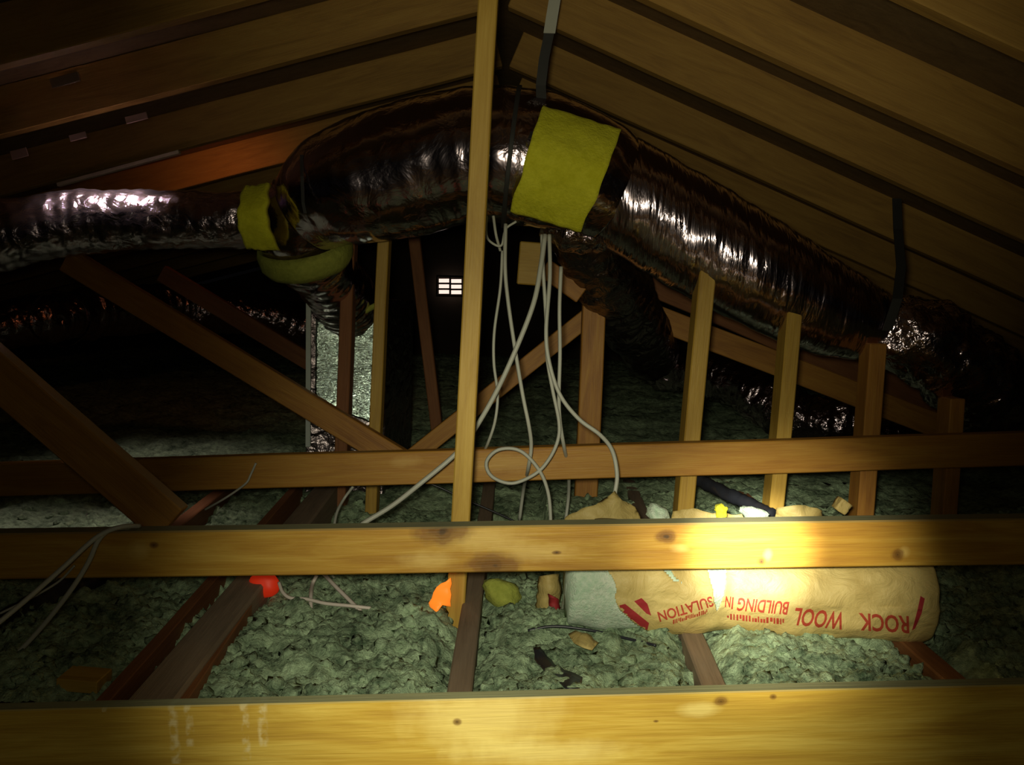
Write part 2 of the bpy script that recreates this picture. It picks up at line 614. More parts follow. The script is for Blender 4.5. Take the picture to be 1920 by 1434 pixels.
# slanting braces
board('brace', PY(-120, 610, 1.62), PY(315, 985, 1.62), 0.086, 0.038, M_brace,
      'brown diagonal brace at the left, coming down onto the second beam', 'brace')
board('brace', PY(120, 486, 2.5), PY(760, 872, 2.5), 0.075, 0.038, M_orange,
      'long diagonal brace passing in front of the foil box foot', 'brace')
board('brace', PY(1110, 588, 2.85), PY(750, 876, 2.85), 0.06, 0.038, M_orange,
      'thin diagonal brace rising to the wide red brown upright', 'brace')
board('brace', PY(300, 512, 3.4), PY(640, 716, 3.4), 0.07, 0.038, M_red, 'short dark brace left of the foil box', 'brace')
board('timber_block', PY(972, 492, 2.55), PY(1022, 496, 2.55), 0.13, 0.05, M_gold,
      'stubby wooden block under the yellow wrap behind the cables', 'block')
board('brace', PY(1020, 500, 2.6), PY(1092, 552, 2.6), 0.06, 0.04, M_orange, 'short slanting timber beside the wooden block',
      'brace')
board('purlin', PY(1225, 592, 3.1), PY(1800, 814, 3.1), 0.09, 0.04, M_orange,
      'brown sloping timber passing behind the right uprights', 'purlin')
board('purlin', PY(1225, 520, 3.2), PY(1820, 776, 3.2), 0.14, 0.04, M_red,
      'darker sloping timber right under the long duct', 'purlin')
board('tie_stick', PY(106, 346, 2.9), PY(335, 285, 2.9), 0.012, 0.02, plain('pale_stick', (0.75, 0.6, 0.45), 0.6),
      'thin pale stick slanting up from the left duct', 'stick')

# ------------------------------------------------------------------ ceiling joists on the floor


def joist(p0, p1, w, ya, yb, mat, label, z=0.012, name='joist'):
    a, b = PF(*p0, z), PF(*p1, z)
    d = (b - a) / (b.y - a.y)
    A, B = a + d * (ya - a.y), a + d * (yb - a.y)
    off = V((0, 0, -0.001))
    return board(name, A + off, B + off, w, 0.2, mat, label, 'joist', face=V((0, 0, -1)), wob=0.002)


joist((862, 1290), (890, 1095), 0.040, 1.1, 4.0, M_grey, 'grey brown joist lying below the middle post')
joist((1338, 1280), (1290, 1165), 0.042, 1.1, 4.0, M_grey, 'dusty joist emerging under the torn bag')
joist((1790, 1270), (1690, 1183), 0.045, 1.1, 4.0, M_red, 'dark reddish joist under the right end of the bag')
joist((300, 1290), (468, 1085), 0.072, 1.1, 2.7, M_grey, 'wide dusty plank running back at the left', 0.03, 'plank')
joist((225, 1275), (396, 1085), 0.022, 1.1, 2.7, M_red, 'thin reddish joist edge beside the wide plank', 0.022)
joist((352, 1290), (492, 1085), 0.022, 1.1, 2.7, M_red, 'thin reddish joist edge along the right of the wide plank', 0.022)
joist((-60, 1290), (180, 1100), 0.04, 1.2, 3.4, M_red, 'dark joist at the far left by the black pipe', 0.0)

# ------------------------------------------------------------------ loose wool
JX = [(PF(862, 1290), PF(890, 1095)), (PF(1338, 1280), PF(1290, 1165)), (PF(1790, 1270), PF(1690, 1183)),
      (PF(300, 1290), PF(468, 1085))]
JL = [(a.x, a.y, (b.x - a.x) / (b.y - a.y)) for a, b in JX]


def wool_z(x, y):
    n1 = noise.noise(V((x * 3.1, y * 3.1, 1.3)))
    n2 = noise.noise(V((x * 11, y * 11, 4.1)))
    n3 = noise.noise(V((x * 34, y * 34, 9.7)))
    n4 = abs(noise.noise(V((x * 80, y * 80, 2.7))))
    n5 = abs(noise.noise(V((x * 21, y * 21, 12.7))))
    n6 = noise.noise(V((x * 140, y * 140, 22.7)))
    z = 0.004 + 0.022 * n1 + 0.020 * n2 + 0.016 * n3 + 0.010 * n4 + 0.014 * n5 + 0.007 * n6
    if y < 2.6:
        for (x0, y0, dx) in JL:
            d = abs(x - (x0 + dx * (y - y0)))
            if d < 0.07:
                z -= 0.055 * (1 - d / 0.07)
    elif y > 3:
        z += min(0.10, (y - 3) * 0.04)
    if y > 1.85 and x < 0.12:
        z -= 0.07 * min(1, (y - 1.85) / 0.15) * (1 if y < 2.5 else max(0, 1 - (y - 2.5)))
    # the heap that the torn bag has spilled
    g = math.exp(-((x - 0.62) / 0.2) ** 2 - ((y - 1.48) / 0.1) ** 2)
    return z + 0.008 * g


vs, fs = [], []


def grid(x0, x1, nx, y0, y1, ny):
    b = len(vs)
    for j in range(ny + 1):
        y = y0 + (y1 - y0) * j / ny
        for i in range(nx + 1):
            x = x0 + (x1 - x0) * i / nx
            vs.append((x, y, wool_z(x, y)))
    for j in range(ny):
        for i in range(nx):
            a = b + j * (nx + 1) + i
            fs.append((a, a + 1, a + nx + 2, a + nx + 1))


grid(-1.3, 1.5, 520, 1.2, 2.6, 280)
grid(-1.3, 1.5, 180, 2.6, 3.0, 30)
grid(-3.4, 3.4, 250, 3.0, 8.1, 150)
grid(-3.4, -1.3, 70, 1.2, 3.0, 60)
grid(1.5, 3.4, 60, 1.2, 3.0, 60)
# tufts standing on it
bm = bmesh.new()
bmesh.ops.create_icosphere(bm, subdivisions=2, radius=1.0)
iv = [v.co.copy() for v in bm.verts]
ifc = [tuple(v.index for v in f.verts) for f in bm.faces]
bm.free()
for i in range(1500):
    y = 1.25 + 1.5 * random.random() ** 1.5
    x = random.uniform(-0.66, 0.64) * y
    if min(abs(x - (a + c * (y - b))) for a, b, c in JL) < 0.035:
        continue
    r = random.uniform(0.006, 0.015)
    z = wool_z(x, y) - r * 0.15
    b = len(vs)
    sd = random.random() * 90
    for p in iv:
        q = p * r * (1 + 1.1 * noise.noise(p * 1.9 + V((sd, sd, 0))))
        vs.append((x + q.x, y + q.y, z + q.z * 0.8))
    fs.extend(tuple(b + t for t in f) for f in ifc)
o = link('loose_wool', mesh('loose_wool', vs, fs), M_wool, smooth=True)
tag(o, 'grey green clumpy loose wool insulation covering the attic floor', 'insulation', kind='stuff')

# ------------------------------------------------------------------ ducts


def crump(pitch, amp, cr, sc_):
    def f(s, a, p):
        return (amp * math.sin(2 * math.pi * s / pitch + a * 0.3) + cr * noise.noise(p * sc_)
                + cr * 0.5 * noise.noise(p * sc_ * 2.7))
    return f


def duct(name, pts, n, prof, mat, label, segs=56):
    e = empty(name, PY(pts[0][0], pts[0][1], pts[0][2]))
    tag(e, label, 'duct')
    me = sweep('foil_jacket', px4(pts), n, segs, prof)
    put('foil_jacket', me, mat, e)
    return e


def clamp(parent, pts, mat, r=0.004, name='clamp_band'):
    me = sweep(name, px4(pts), 6, 48, None, True)
    return put(name, me, mat, parent)


# big middle duct
dA = duct('middle_duct', [(575, 400, 2.42, 0.125), (640, 355, 2.38, 0.165), (760, 320, 2.36, 0.18), (880, 295, 2.34, 0.185),
                          (1000, 300, 2.32, 0.182), (1090, 330, 2.32, 0.168), (1150, 368, 2.34, 0.150)], 150,
          crump(0.05, 0.0005, 0.008, 5), M_foil, 'big foil covered flexible duct arching behind the middle post')
clamp(dA, [(955, 296, 2.33, 0.192), (963, 297, 2.33, 0.192)], M_strapd)
# elbow that turns down
dE = duct('elbow_duct', [(585, 385, 2.44, 0.125), (560, 425, 2.46, 0.128), (575, 470, 2.52, 0.115), (610, 515, 2.66, 0.105),
                         (645, 560, 2.82, 0.115), (655, 600, 2.90, 0.118)], 80, crump(0.045, 0.0015, 0.008, 8), M_foil,
          'dark shiny elbow duct curving down into the foil box')
# long right duct
dB = duct('long_duct', [(1140, 352, 2.34, 0.150), (1210, 388, 2.33, 0.152), (1400, 500, 2.32, 0.150), (1560, 582, 2.32, 0.128),
                        (1650, 618, 2.32, 0.098)], 150, crump(0.09, 0.0012, 0.006, 5), M_foils,
          'long smooth foil duct sloping down to the right')
clamp(dB, [(1652, 617, 2.32, 0.100), (1662, 620, 2.32, 0.101)], M_strapd)
dB2 = duct('crimped_duct', [(1656, 618, 2.32, 0.095), (1690, 628, 2.28, 0.098), (1735, 640, 2.28, 0.112), (1800, 690, 2.34, 0.12),
                            (1880, 760, 2.5, 0.12), (1990, 850, 2.7, 0.12)], 90, crump(0.03, 0.005, 0.022, 14), M_foilc,
           'crumpled duct end with bright glints at the right eave')
# left duct
dC = duct('left_duct', [(500, 412, 2.42, 0.078), (430, 414, 2.42, 0.080), (300, 412, 2.42, 0.085), (180, 415, 2.42, 0.088),
                        (90, 425, 2.40, 0.092), (0, 440, 2.38, 0.10), (-140, 470, 2.3, 0.10)], 140,
          crump(0.04, 0.001, 0.007, 11), M_foill, 'narrow crinkled foil duct running off to the left')
# dark duct dropping behind the cables
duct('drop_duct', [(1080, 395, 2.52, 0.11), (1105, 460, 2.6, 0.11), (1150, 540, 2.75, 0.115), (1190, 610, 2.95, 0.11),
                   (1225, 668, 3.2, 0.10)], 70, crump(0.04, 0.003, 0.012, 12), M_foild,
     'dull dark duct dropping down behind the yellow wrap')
# shiny scoop under the wrap
duct('lower_elbow_duct', [(1040, 400, 2.36, 0.07), (1085, 425, 2.34, 0.075), (1135, 415, 2.38, 0.075), (1165, 380, 2.44, 0.07)], 50,
     crump(0.03, 0.004, 0.008, 18), M_foilc, 'short crinkled foil bend glinting under the yellow wrap')
# far ducts on the floor
duct('far_duct', [(-90, 640, 3.6, 0.10), (60, 600, 3.9, 0.11), (150, 590, 4.2, 0.12), (330, 575, 4.8, 0.13), (480, 590, 5.0, 0.13),
                  (600, 620, 5.2, 0.13)], 120, crump(0.06, 0.006, 0.02, 9), M_foilc, 'far dark foil duct behind the left braces')
ringd = empty('duct_collar', PY(112, 600, 3.35))
tag(ringd, 'faint round foil collar in the dark at the left', 'duct')
me = sweep('collar_band', px4([(112, 598, 3.3, 0.105), (112, 598, 3.42, 0.112)]), 8, 48, crump(0.03, 0.004, 0.006, 14), False)
put('collar_band', me, M_foilc, ringd)
duct('far_duct', [(1230, 690, 4.2, 0.10), (1330, 700, 4.0, 0.11), (1400, 725, 3.8, 0.11), (1480, 775, 3.6, 0.11),
                  (1600, 800, 3.5, 0.11), (1760, 830, 3.6, 0.11)], 100, crump(0.05, 0.006, 0.025, 10), M_foilc,
     'far glinting foil duct behind the right uprights')

# yellow fibreglass wraps


def patch(corners, nu, nv, bulge, thick, name, mat, parent=None, wav=0.004, seed=0.0, edge=0.004):
    """sheet between four corner points (tl, tr, br, bl) curving round towards us"""
    tl, tr, br, bl = corners
    front, back = [], []
    for j in range(nv + 1):
        v = j / nv
        for i in range(nu + 1):
            u = i / nu
            p = (tl * (1 - u) + tr * u) * (1 - v) + (bl * (1 - u) + br * u) * v
            b = math.sin(math.pi * (0.08 + 0.84 * v)) * bulge
            w = wav * noise.noise(p * 14 + V((seed, 0, 0))) + wav * noise.noise(p * 31 + V((seed, 3, 0)))
            eu = edge * noise.noise(V((v * 5, seed, 2))) * (abs(2 * u - 1) ** 6) * 2
            ev = edge * noise.noise(V((u * 5, seed, 7))) * (abs(2 * v - 1) ** 6) * 2
            q = p + V((eu, -b + w, ev))
            front.append(q)
            back.append(q + V((0, thick, 0)))
    vs = front + back
    n = len(front)
    w = nu + 1
    fs = []
    for j in range(nv):
        for i in range(nu):
            a = j * w + i
            fs.append((a, a + w, a + w + 1, a + 1))
            fs.append((n + a, n + a + 1, n + a + w + 1, n + a + w))
    for i in range(nu):
        fs.append((i, i + 1, n + i + 1, n + i))
        a = nv * w + i
        fs.append((a + 1, a, n + a, n + a + 1))
    for j in range(nv):
        a = j * w
        fs.append((a + w, a, n + a, n + a + w))
        a = j * w + nu
        fs.append((a, a + w, n + a + w, n + a))
    return put(name, mesh(name, vs, fs), mat, parent)


o = patch([PY(1018, 202, 2.19), PY(1163, 246, 2.19), PY(1088, 436, 2.19), PY(957, 398, 2.19)], 26, 40, 0.11, 0.03,
          'fibreglass_wrap', M_yel, seed=3.0)
tag(o, 'large bright yellow fibreglass wrap around the big duct', 'insulation wrap')
o = patch([PY(462, 352, 2.33), PY(508, 345, 2.33), PY(524, 470, 2.33), PY(468, 468, 2.33)], 12, 24, 0.09, 0.03,
          'fibreglass_wrap', M_yel, seed=8.0)
tag(o, 'small yellow fibreglass wrap joining the left duct', 'insulation wrap')
# collar of yellow wrap round the elbow
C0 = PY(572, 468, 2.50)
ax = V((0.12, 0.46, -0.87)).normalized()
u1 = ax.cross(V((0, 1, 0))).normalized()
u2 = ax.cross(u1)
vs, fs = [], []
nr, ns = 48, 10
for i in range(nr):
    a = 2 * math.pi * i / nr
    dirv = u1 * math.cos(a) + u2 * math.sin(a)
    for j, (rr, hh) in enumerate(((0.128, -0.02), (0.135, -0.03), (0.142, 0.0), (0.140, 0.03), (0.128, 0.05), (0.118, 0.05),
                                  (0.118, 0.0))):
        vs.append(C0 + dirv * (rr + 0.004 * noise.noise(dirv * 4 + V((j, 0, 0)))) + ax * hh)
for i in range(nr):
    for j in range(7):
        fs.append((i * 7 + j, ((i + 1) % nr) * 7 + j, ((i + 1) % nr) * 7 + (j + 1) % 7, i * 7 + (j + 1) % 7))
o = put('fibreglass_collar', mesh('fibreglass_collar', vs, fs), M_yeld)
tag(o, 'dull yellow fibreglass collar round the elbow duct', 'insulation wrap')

# hangers


def strap(pts, w, t, mat, name, label):
    S = [V(PY(*p)) for p in pts]
    vs, fs = [], []
    for p in S:
        for sx, sy in ((-1, 0), (1, 0), (1, 1), (-1, 1)):
            vs.append(p + V((sx * w / 2, sy * t, 0)))
    for i in range(len(S) - 1):
        for q in range(4):
            a, b = i * 4, i * 4 + 4
            fs.append((a + q, a + (q + 1) % 4, b + (q + 1) % 4, b + q))
    fs.append((3, 2, 1, 0))
    e = len(S) * 4 - 4
    fs.append((e, e + 1, e + 2, e + 3))
    o = put(name, mesh(name, vs, fs), mat, None, False)
    tag(o, label, 'strap')
    return o


strap([(1046, -150, 2.2), (1040, 0, 2.2), (1035, 30, 2.2), (1030, 62, 2.2)], 0.030, 0.003, M_cable, 'hanger_strap',
      'pale hanger strap at the top right of the ridge')
strap([(1030, 60, 2.205), (1020, 110, 2.205), (1014, 160, 2.205), (1016, 205, 2.2), (1000, 260, 2.13)], 0.026, 0.003, M_strapd,
      'hanger_strap', 'black hanger strap dropping onto the yellow wrap')
strap([(1682, 372, 2.44), (1684, 430, 2.40), (1690, 500, 2.30), (1683, 560, 2.21), (1664, 620, 2.20)], 0.026, 0.003, M_strapd,
      'hanger_strap', 'dim hanger strap holding the right duct')
strap([(565, 290, 2.26), (566, 330, 2.215), (568, 380, 2.20), (572, 400, 2.21)], 0.008, 0.003, M_strapd, 'tie_wire',
      'thin dark tie round the left end of the big duct')

# ------------------------------------------------------------------ foil faced box (plenum)
bx = empty('foil_plenum_box', PF(648, 830, -0.2))
tag(bx, 'tall foil faced duct board box with steel corner strip', 'duct box')
y0 = 2.78
tl, tr = PY(576, 552, y0 + 0.01), PY(726, 560, y0 + 0.06)
bl, br = V((tl.x, y0 + 0.01, -0.2)), V((tr.x, y0 + 0.06, -0.2))
dp = V((0.05, 0.35, 0))
bm = bmesh.new()
q = [bm.verts.new(p) for p in (bl, br, tr, tl, bl + dp, br + dp, tr + dp, tl + dp)]
for f in ((0, 1, 2, 3), (5, 4, 7, 6), (1, 5, 6, 2), (4, 0, 3, 7), (3, 2, 6, 7), (4, 5, 1, 0)):
    bm.faces.new([q[i] for i in f])
bmesh.ops.recalc_face_normals(bm, faces=bm.faces)
bmesh.ops.bevel(bm, geom=list(bm.edges), offset=0.004, segments=1, affect='EDGES')
put('box_body', bm_mesh('box_body', bm), M_foild, bx, False)
# the foil facing, a grid with small dents
vs, fs = [], []
nu, nv = 24, 44
c4 = [PY(594, 568, y0 + 0.012), PY(707, 578, y0 + 0.054),  PY(697, 792, y0 + 0.030), PY(592, 752, y0 - 0.012)]
for j in range(nv + 1):
    v = j / nv
    for i in range(nu + 1):
        u = i / nu
        p = (c4[0] * (1 - u) + c4[1] * u) * (1 - v) + (c4[3] * (1 - u) + c4[2] * u) * v
        vs.append(p + V((0, -0.012 + 0.004 * noise.noise(p * 30), 0)))
n0 = len(vs)
vs += [v + V((0, 0.012, 0)) for v in vs]
w = nu + 1
for j in range(nv):
    for i in range(nu):
        a = j * w + i
        fs.append((a, a + w, a + w + 1, a + 1))
for i in range(nu):
    fs.append((i, i + 1, n0 + i + 1, n0 + i))
    a = nv * w + i
    fs.append((a + 1, a, n0 + a, n0 + a + 1))
for j in range(nv):
    a = j * w
    fs.append((a + w, a, n0 + a, n0 + a + w))
    a += nu
    fs.append((a, a + w, n0 + a + w, n0 + a))
f_ = put('foil_facing', mesh('foil_facing', vs, fs), M_foilb, bx)
f_['label'] = 'sparkling greenish foil face'
b_ = board('corner_strip', PY(577, 838, y0 - 0.02), PY(578, 552, y0 - 0.02), 0.016, 0.012, M_steel, parent=bx, wob=0)
b_['label'] = 'bright steel corner strip'
me = sweep('sealing_lip', [tuple(PY(640, 588, y0 - 0.02)) + (0.008,), tuple(PY(665, 592, y0 - 0.02)) + (0.010,),
                           tuple(PY(705, 572, y0 - 0.02)) + (0.009,)], 20, 10)
put('sealing_lip', me, M_yeld, bx)

# ------------------------------------------------------------------ vent in the far gable
vt = empty('gable_vent', PY(845, 552, 8.1))
tag(vt, 'small far vent glowing with daylight in six panes', 'vent')
YV = 8.08
for r_ in range(3):
    for c_ in range(2):
        a = PY(823 + c_ * 23, 526 + r_ * 10.5 + c_ * 0.8, YV)
        b = PY(842 + c_ * 23, 526 + r_ * 10.5 + c_ * 0.8, YV)
        board('pane', a, b, 0.036, 0.01, M_day, parent=vt, wob=0)
for (a, b, hh) in (((819, 517), (872, 519), 0.02), ((820, 554), (871, 555), 0.02), ((820, 531.5), (870, 532.5), 0.012),
                   ((820, 542), (870, 543), 0.012)):
    board('slat', PY(*a, YV - 0.01), PY(*b, YV - 0.01), hh, 0.025, M_wall, parent=vt, wob=0)
for x in (819, 843.5, 870):
    board('mullion', PY(x, 556, YV - 0.012), PY(x + 0.5, 516, YV - 0.012), 0.016, 0.03, M_wall, parent=vt, wob=0)

# ------------------------------------------------------------------ cables


def cable(pts, label, r=0.0048, mat=None, name='cable', n=60, cat='cable'):
    me = sweep(name, px4([(a, b, c, r) for a, b, c in pts]), n, 8)
    o = put(name, me, mat or M_cable)
    tag(o, label, cat)
    return o


cable([(948, 420, 2.02), (947, 500, 2.0), (952, 560, 2.0), (965, 650, 2.0), (980, 740, 2.0), (992, 800, 2.0), (996, 838, 2.02),
       (990, 880, 2.05), (982, 915, 2.25), (974, 975, 2.3)], 'grey cable crossing another midway, then running behind the third beam')
cable([(1022, 440, 2.0), (1014, 500, 1.98), (1000, 570, 1.96), (965, 660, 1.95), (925, 745, 1.95), (880, 820, 1.95), (850, 855, 1.95),
       (790, 905, 1.93), (735, 948, 1.92), (680, 982, 1.9), (655, 1004, 1.86)],
      'thick pale cable slanting down left behind the middle post', 0.006)
cable([(1016, 440, 2.01), (1018, 500, 2.0), (1024, 600, 2.0), (1026, 670, 2.0), (1036, 730, 2.0), (1048, 790, 2.0), (1046, 825, 2.0),
       (1030, 860, 2.0), (1004, 888, 2.0), (960, 906, 2.0), (922, 893, 2.0), (912, 866, 2.0), (935, 843, 2.0), (975, 845, 2.0),
       (1010, 880, 2.0), (1028, 925, 2.0), (1033, 985, 2.0), (1034, 1030, 2.0)],
      'pale cable making the round loop in front of the third beam', 0.0045, n=120)
cable([(1030, 440, 2.02), (1031, 520, 2.0), (1024, 620, 1.985), (1030, 680, 1.98), (1050, 740, 1.97), (1085, 785, 1.95), (1125, 815, 1.93),
       (1148, 845, 1.9), (1157, 890, 1.88), (1153, 925, 1.87), (1152, 950, 1.87)], 'white cable dropping into the peak of the paper bag',
      0.005, n=90)
cable([(1052, 500, 2.03), (1049, 580, 2.02), (1050, 660, 2.02), (1048, 740, 2.02), (1050, 790, 2.03), (1058, 840, 2.06), (1066, 880, 2.2),
       (1066, 930, 2.3), (1060, 980, 2.3)], 'straight grey cable, rightmost of the hanging ones')
cable([(942, 470, 2.06), (938, 540, 2.06), (927, 620, 2.06), (926, 680, 2.06), (933, 740, 2.06), (928, 790, 2.06), (915, 830, 2.08),
       (905, 850, 2.16)], 'thin dim cable, leftmost of the hanging ones', 0.0038)
cable([(912, 405, 2.05), (912, 440, 2.03), (922, 455, 2.02), (940, 460, 2.02), (948, 430, 2.02), (968, 415, 2.02)],
      'small curled cable end under the big duct', 0.003)
cable([(925, 405, 2.05), (930, 440, 2.04), (938, 470, 2.06)], 'short cable end hanging beside the middle post', 0.0035)
cable([(480, 868, 2.08), (470, 890, 2.08), (462, 905, 2.07), (440, 922, 2.07), (415, 938, 2.07), (385, 955, 2.1)],
      'thin cable draped over the left of the third beam', 0.0028)
cable([(662, 912, 2.2), (645, 935, 2.2), (632, 960, 2.15), (626, 990, 2.1), (620, 1040, 2.05)],
      'short curved cable seen between the second and third beams', 0.0038)
cable([(262, 986, 1.42), (225, 988, 1.385), (180, 1008, 1.37), (120, 1062, 1.34), (60, 1115, 1.3), (0, 1165, 1.26), (-60, 1210, 1.24)],
      'pale cable draped over the second beam, upper of the pair', 0.0042)
cable([(250, 988, 1.43), (210, 992, 1.385), (185, 1012, 1.375), (165, 1055, 1.37), (130, 1110, 1.36), (70, 1185, 1.35), (0, 1257, 1.33),
       (-50, 1310, 1.31)], 'pale cable draped over the second beam, lower of the pair', 0.0042)
cable([(140, 1060, 1.39), (110, 1090, 1.39), (60, 1120, 1.38), (0, 1150, 1.36)], 'faint thin cable under the draped pair', 0.002)
cable([(594, 1078, 1.75), (586, 1095, 1.74), (583, 1115, 1.68), (583, 1145, 1.64)], 'short white wire standing up from the loose wool',
      0.0042, M_cablew)
cable([(606, 1074, 1.75), (625, 1095, 1.70), (650, 1120, 1.66), (676, 1146, 1.62)], 'straight white wire slanting into the loose wool',
      0.0042, M_cablew)
cable([(622, 1078, 1.8), (640, 1095, 1.8), (662, 1105, 1.8), (685, 1111, 1.8)], 'bluish thin wire curving right over the wool', 0.003)
cable([(523, 1092, 1.68), (530, 1110, 1.66), (545, 1121, 1.65), (575, 1123, 1.65), (610, 1131, 1.64), (660, 1136, 1.63), (695, 1140, 1.63)],
      'pinkish wire lying along the loose wool', 0.0036, M_cablew)
cable([(700, 885, 2.3), (800, 905, 2.3), (870, 935, 2.3), (960, 975, 2.3), (1000, 1000, 2.3)], 'thin black cable sagging behind the third beam', 0.003,
      M_black)
cable([(990, 1182, 1.54), (1040, 1174, 1.54), (1110, 1182, 1.53), (1180, 1198, 1.5), (1230, 1210, 1.47)], 'dark cable half buried in the wool before the bag', 0.003,
      M_black)
# black pipes
me = sweep('pipe', px4([(1285, 885, 2.35, 0.016), (1340, 915, 2.2, 0.018), (1400, 943, 2.1, 0.018), (1447, 968, 2.02, 0.020)]), 40, 16,
           crump(0.02, 0.001, 0.004, 30))
tag(put('wrapped_pipe', me, M_black), 'black tape wrapped pipe behind the second beam', 'pipe')
me = sweep('pipe', px4([(-60, 1205, 1.46, 0.03), (30, 1160, 1.54, 0.03), (110, 1115, 1.63, 0.03), (190, 1075, 1.72, 0.03)]), 40, 16,
           crump(0.03, 0.001, 0.004, 20))
tag(put('black_pipe', me, M_black), 'black pipe in the shadow at the lower left', 'pipe')

# ------------------------------------------------------------------ torn paper bag
bag = empty('insulation_bag', V((0.55, 1.76, 0.0)))
tag(bag, 'torn brown paper bag of wool with red upside down lettering', 'bag')
YB = 1.655
xa, xb = PY(1120, 1080, YB).x, PY(1724, 1080, 1.62).x
x_tear = PY(1344, 1150, 1.62).x


def bag_pt(u, a, shrink=0.0):
    x = xa + (xb - xa) * u
    e = max(0.0, abs(u - 0.5) * 2)
    endf = (1 - max(0, (e - 0.94) / 0.06) ** 2.2 * 0.5) if u > 0.5 else 1.0
    pin = 1 - 0.10 * math.exp(-((x - x_tear) / 0.035) ** 2)
    hz = (0.095 * endf * pin) - shrink
    hy = (0.150 * endf * pin) - shrink
    ca, sa = math.cos(a), math.sin(a)
    n = 2.6
    rr = (abs(ca) ** n + abs(sa) ** n) ** (-1 / n)
    p = V((x, YB - hy * rr * ca, 0.088 + hz * rr * sa))
    p.z += 0.0
    w = noise.noise(V((x * 9, a * 1.6, 2.0))) * 0.008 + noise.noise(V((x * 24, a * 4, 7.0))) * 0.004
    d = V((0, -ca, sa))
    return p + d * (w if shrink == 0 else w * 0.5)


def in_poly(x, y, poly):
    c = False
    for i in range(len(poly)):
        x0, y0_ = poly[i]
        x1, y1_ = poly[i - 1]
        if (y0_ > y) != (y1_ > y) and x < (x1 - x0) * (y - y0_) / (y1_ - y0_) + x0:
            c = not c
    return c


tears = [[(1316, 1000), (1326, 1068), (1331, 1088), (1336, 1102), (1338, 1125), (1344, 1147), (1352, 1130), (1358, 1112), (1361, 1088), (1362, 1000)],
         [(1236, 1055), (1252, 1062), (1266, 1082), (1279, 1093), (1262, 1088), (1247, 1073)]]
mouth = [(1060, 900), (1128, 1055), (1150, 1085), (1157, 1105), (1152, 1118), (1160, 1140), (1190, 1168), (1218, 1184), (1200, 1230), (1000, 1250)]
nu, na = 330, 170
grid_v = [[bag_pt(i / nu, 2 * math.pi * j / na) for j in range(na)] for i in range(nu + 1)]
vs = [p for row in grid_v for p in row]
fs = []
for i in range(nu):
    for j in range(na):
        j2 = (j + 1) % na
        c = (grid_v[i][j] + grid_v[i + 1][j2]) / 2
        a = 2 * math.pi * (j + 0.5) / na
        x, y = pix(c)
        if math.cos(a) > -0.2 or math.sin(a) > 0.2:
            if any(in_poly(x, y, t) for t in tears) or in_poly(x, y, mouth):
                continue
        fs.append((i * na + j, i * na + j2, (i + 1) * na + j2, (i + 1) * na + j))
fs.append(tuple(nu * na + j for j in range(na)))
full = BVHTree.FromPolygons(vs, fs)
me = mesh('paper_wrap', vs, fs)
pw = put('paper_wrap', me, M_kraft, bag)
md = pw.modifiers.new('thickness', 'SOLIDIFY')
md.thickness = 0.0015
# wool inside
vs = [bag_pt(-0.10 + (1.08) * i / 60, 2 * math.pi * j / 60, 0.005) for i in range(61) for j in range(60)]
for t in range(len(vs)):
    p = vs[t]
    vs[t] = p + V((0.010 * noise.noise(p * 20), 0.006 * noise.noise(p * 26 + V((3, 0, 0))), 0.005 * noise.noise(p * 30 + V((0, 5, 0)))))
fs = [(i * 60 + j, i * 60 + (j + 1) % 60, (i + 1) * 60 + (j + 1) % 60, (i + 1) * 60 + j) for i in range(60) for j in range(60)]
fs.append(tuple(j for j in range(59, -1, -1)))
fs.append(tuple(60 * 60 + j for j in range(60)))
wf = put('wool_filling', mesh('wool_filling', vs, fs), M_woolw, bag)
wf['label'] = 'pale packed wool showing through the tears'


def on_bag(px_, py_, off=0.004):
    r = ray(px_, py_).normalized()
    h, nn, idx, d = full.ray_cast(CO, r)
    if h is None:
        return None
    return h - r * off


def print_mesh(name, tris_px, mat, label=None):
    """flat print: triangles given in photograph pixels, laid onto the paper"""
    bm = bmesh.new()
    for tri in tris_px:
        P = [on_bag(*p) for p in tri]
        if any(p is None for p in P):
            continue
        if max((P[0] - P[1]).length, (P[1] - P[2]).length, (P[0] - P[2]).length) > 0.06:
            continue
        bm.faces.new([bm.verts.new(p) for p in P])
    if not bm.faces:
        print('EMPTY', name, label)
        return
    bmesh.ops.remove_doubles(bm, verts=bm.verts, dist=0.00005)
    o = put(name, bm_mesh(name, bm), mat, bag, False)
    if label:
        o['label'] = label
    return o


def text_tris(body):
    cu = bpy.data.curves.new('t', 'FONT')
    cu.body = body
    cu.resolution_u = 3
    cu.offset = 0.022
    ob = bpy.data.objects.new('t', cu)
    col.objects.link(ob)
    dg = bpy.context.evaluated_depsgraph_get()
    me = bpy.data.meshes.new_from_object(ob.evaluated_get(dg))
    bpy.data.objects.remove(ob)
    bm = bmesh.new()
    bm.from_mesh(me)
    bpy.data.meshes.remove(me)
    bmesh.ops.triangulate(bm, faces=bm.faces)
    for _ in range(2):
        es = [e for e in bm.edges if e.calc_length() > 0.18]
        if es:
            bmesh.ops.subdivide_edges(bm, edges=es, cuts=1)
            bmesh.ops.triangulate(bm, faces=bm.faces)
    out = [[(v.co.x, v.co.y) for v in f.verts] for f in bm.faces]
    bm.free()
    xs = [p[0] for t in out for p in t]
    ys = [p[1] for t in out for p in t]
    x0, x1, y0_, y1_ = min(xs), max(xs), 0.0, max(ys)
    return [[((p[0] - x0) / (x1 - x0), (p[1] - y0_) / (y1_ - y0_)) for p in t] for t in out]


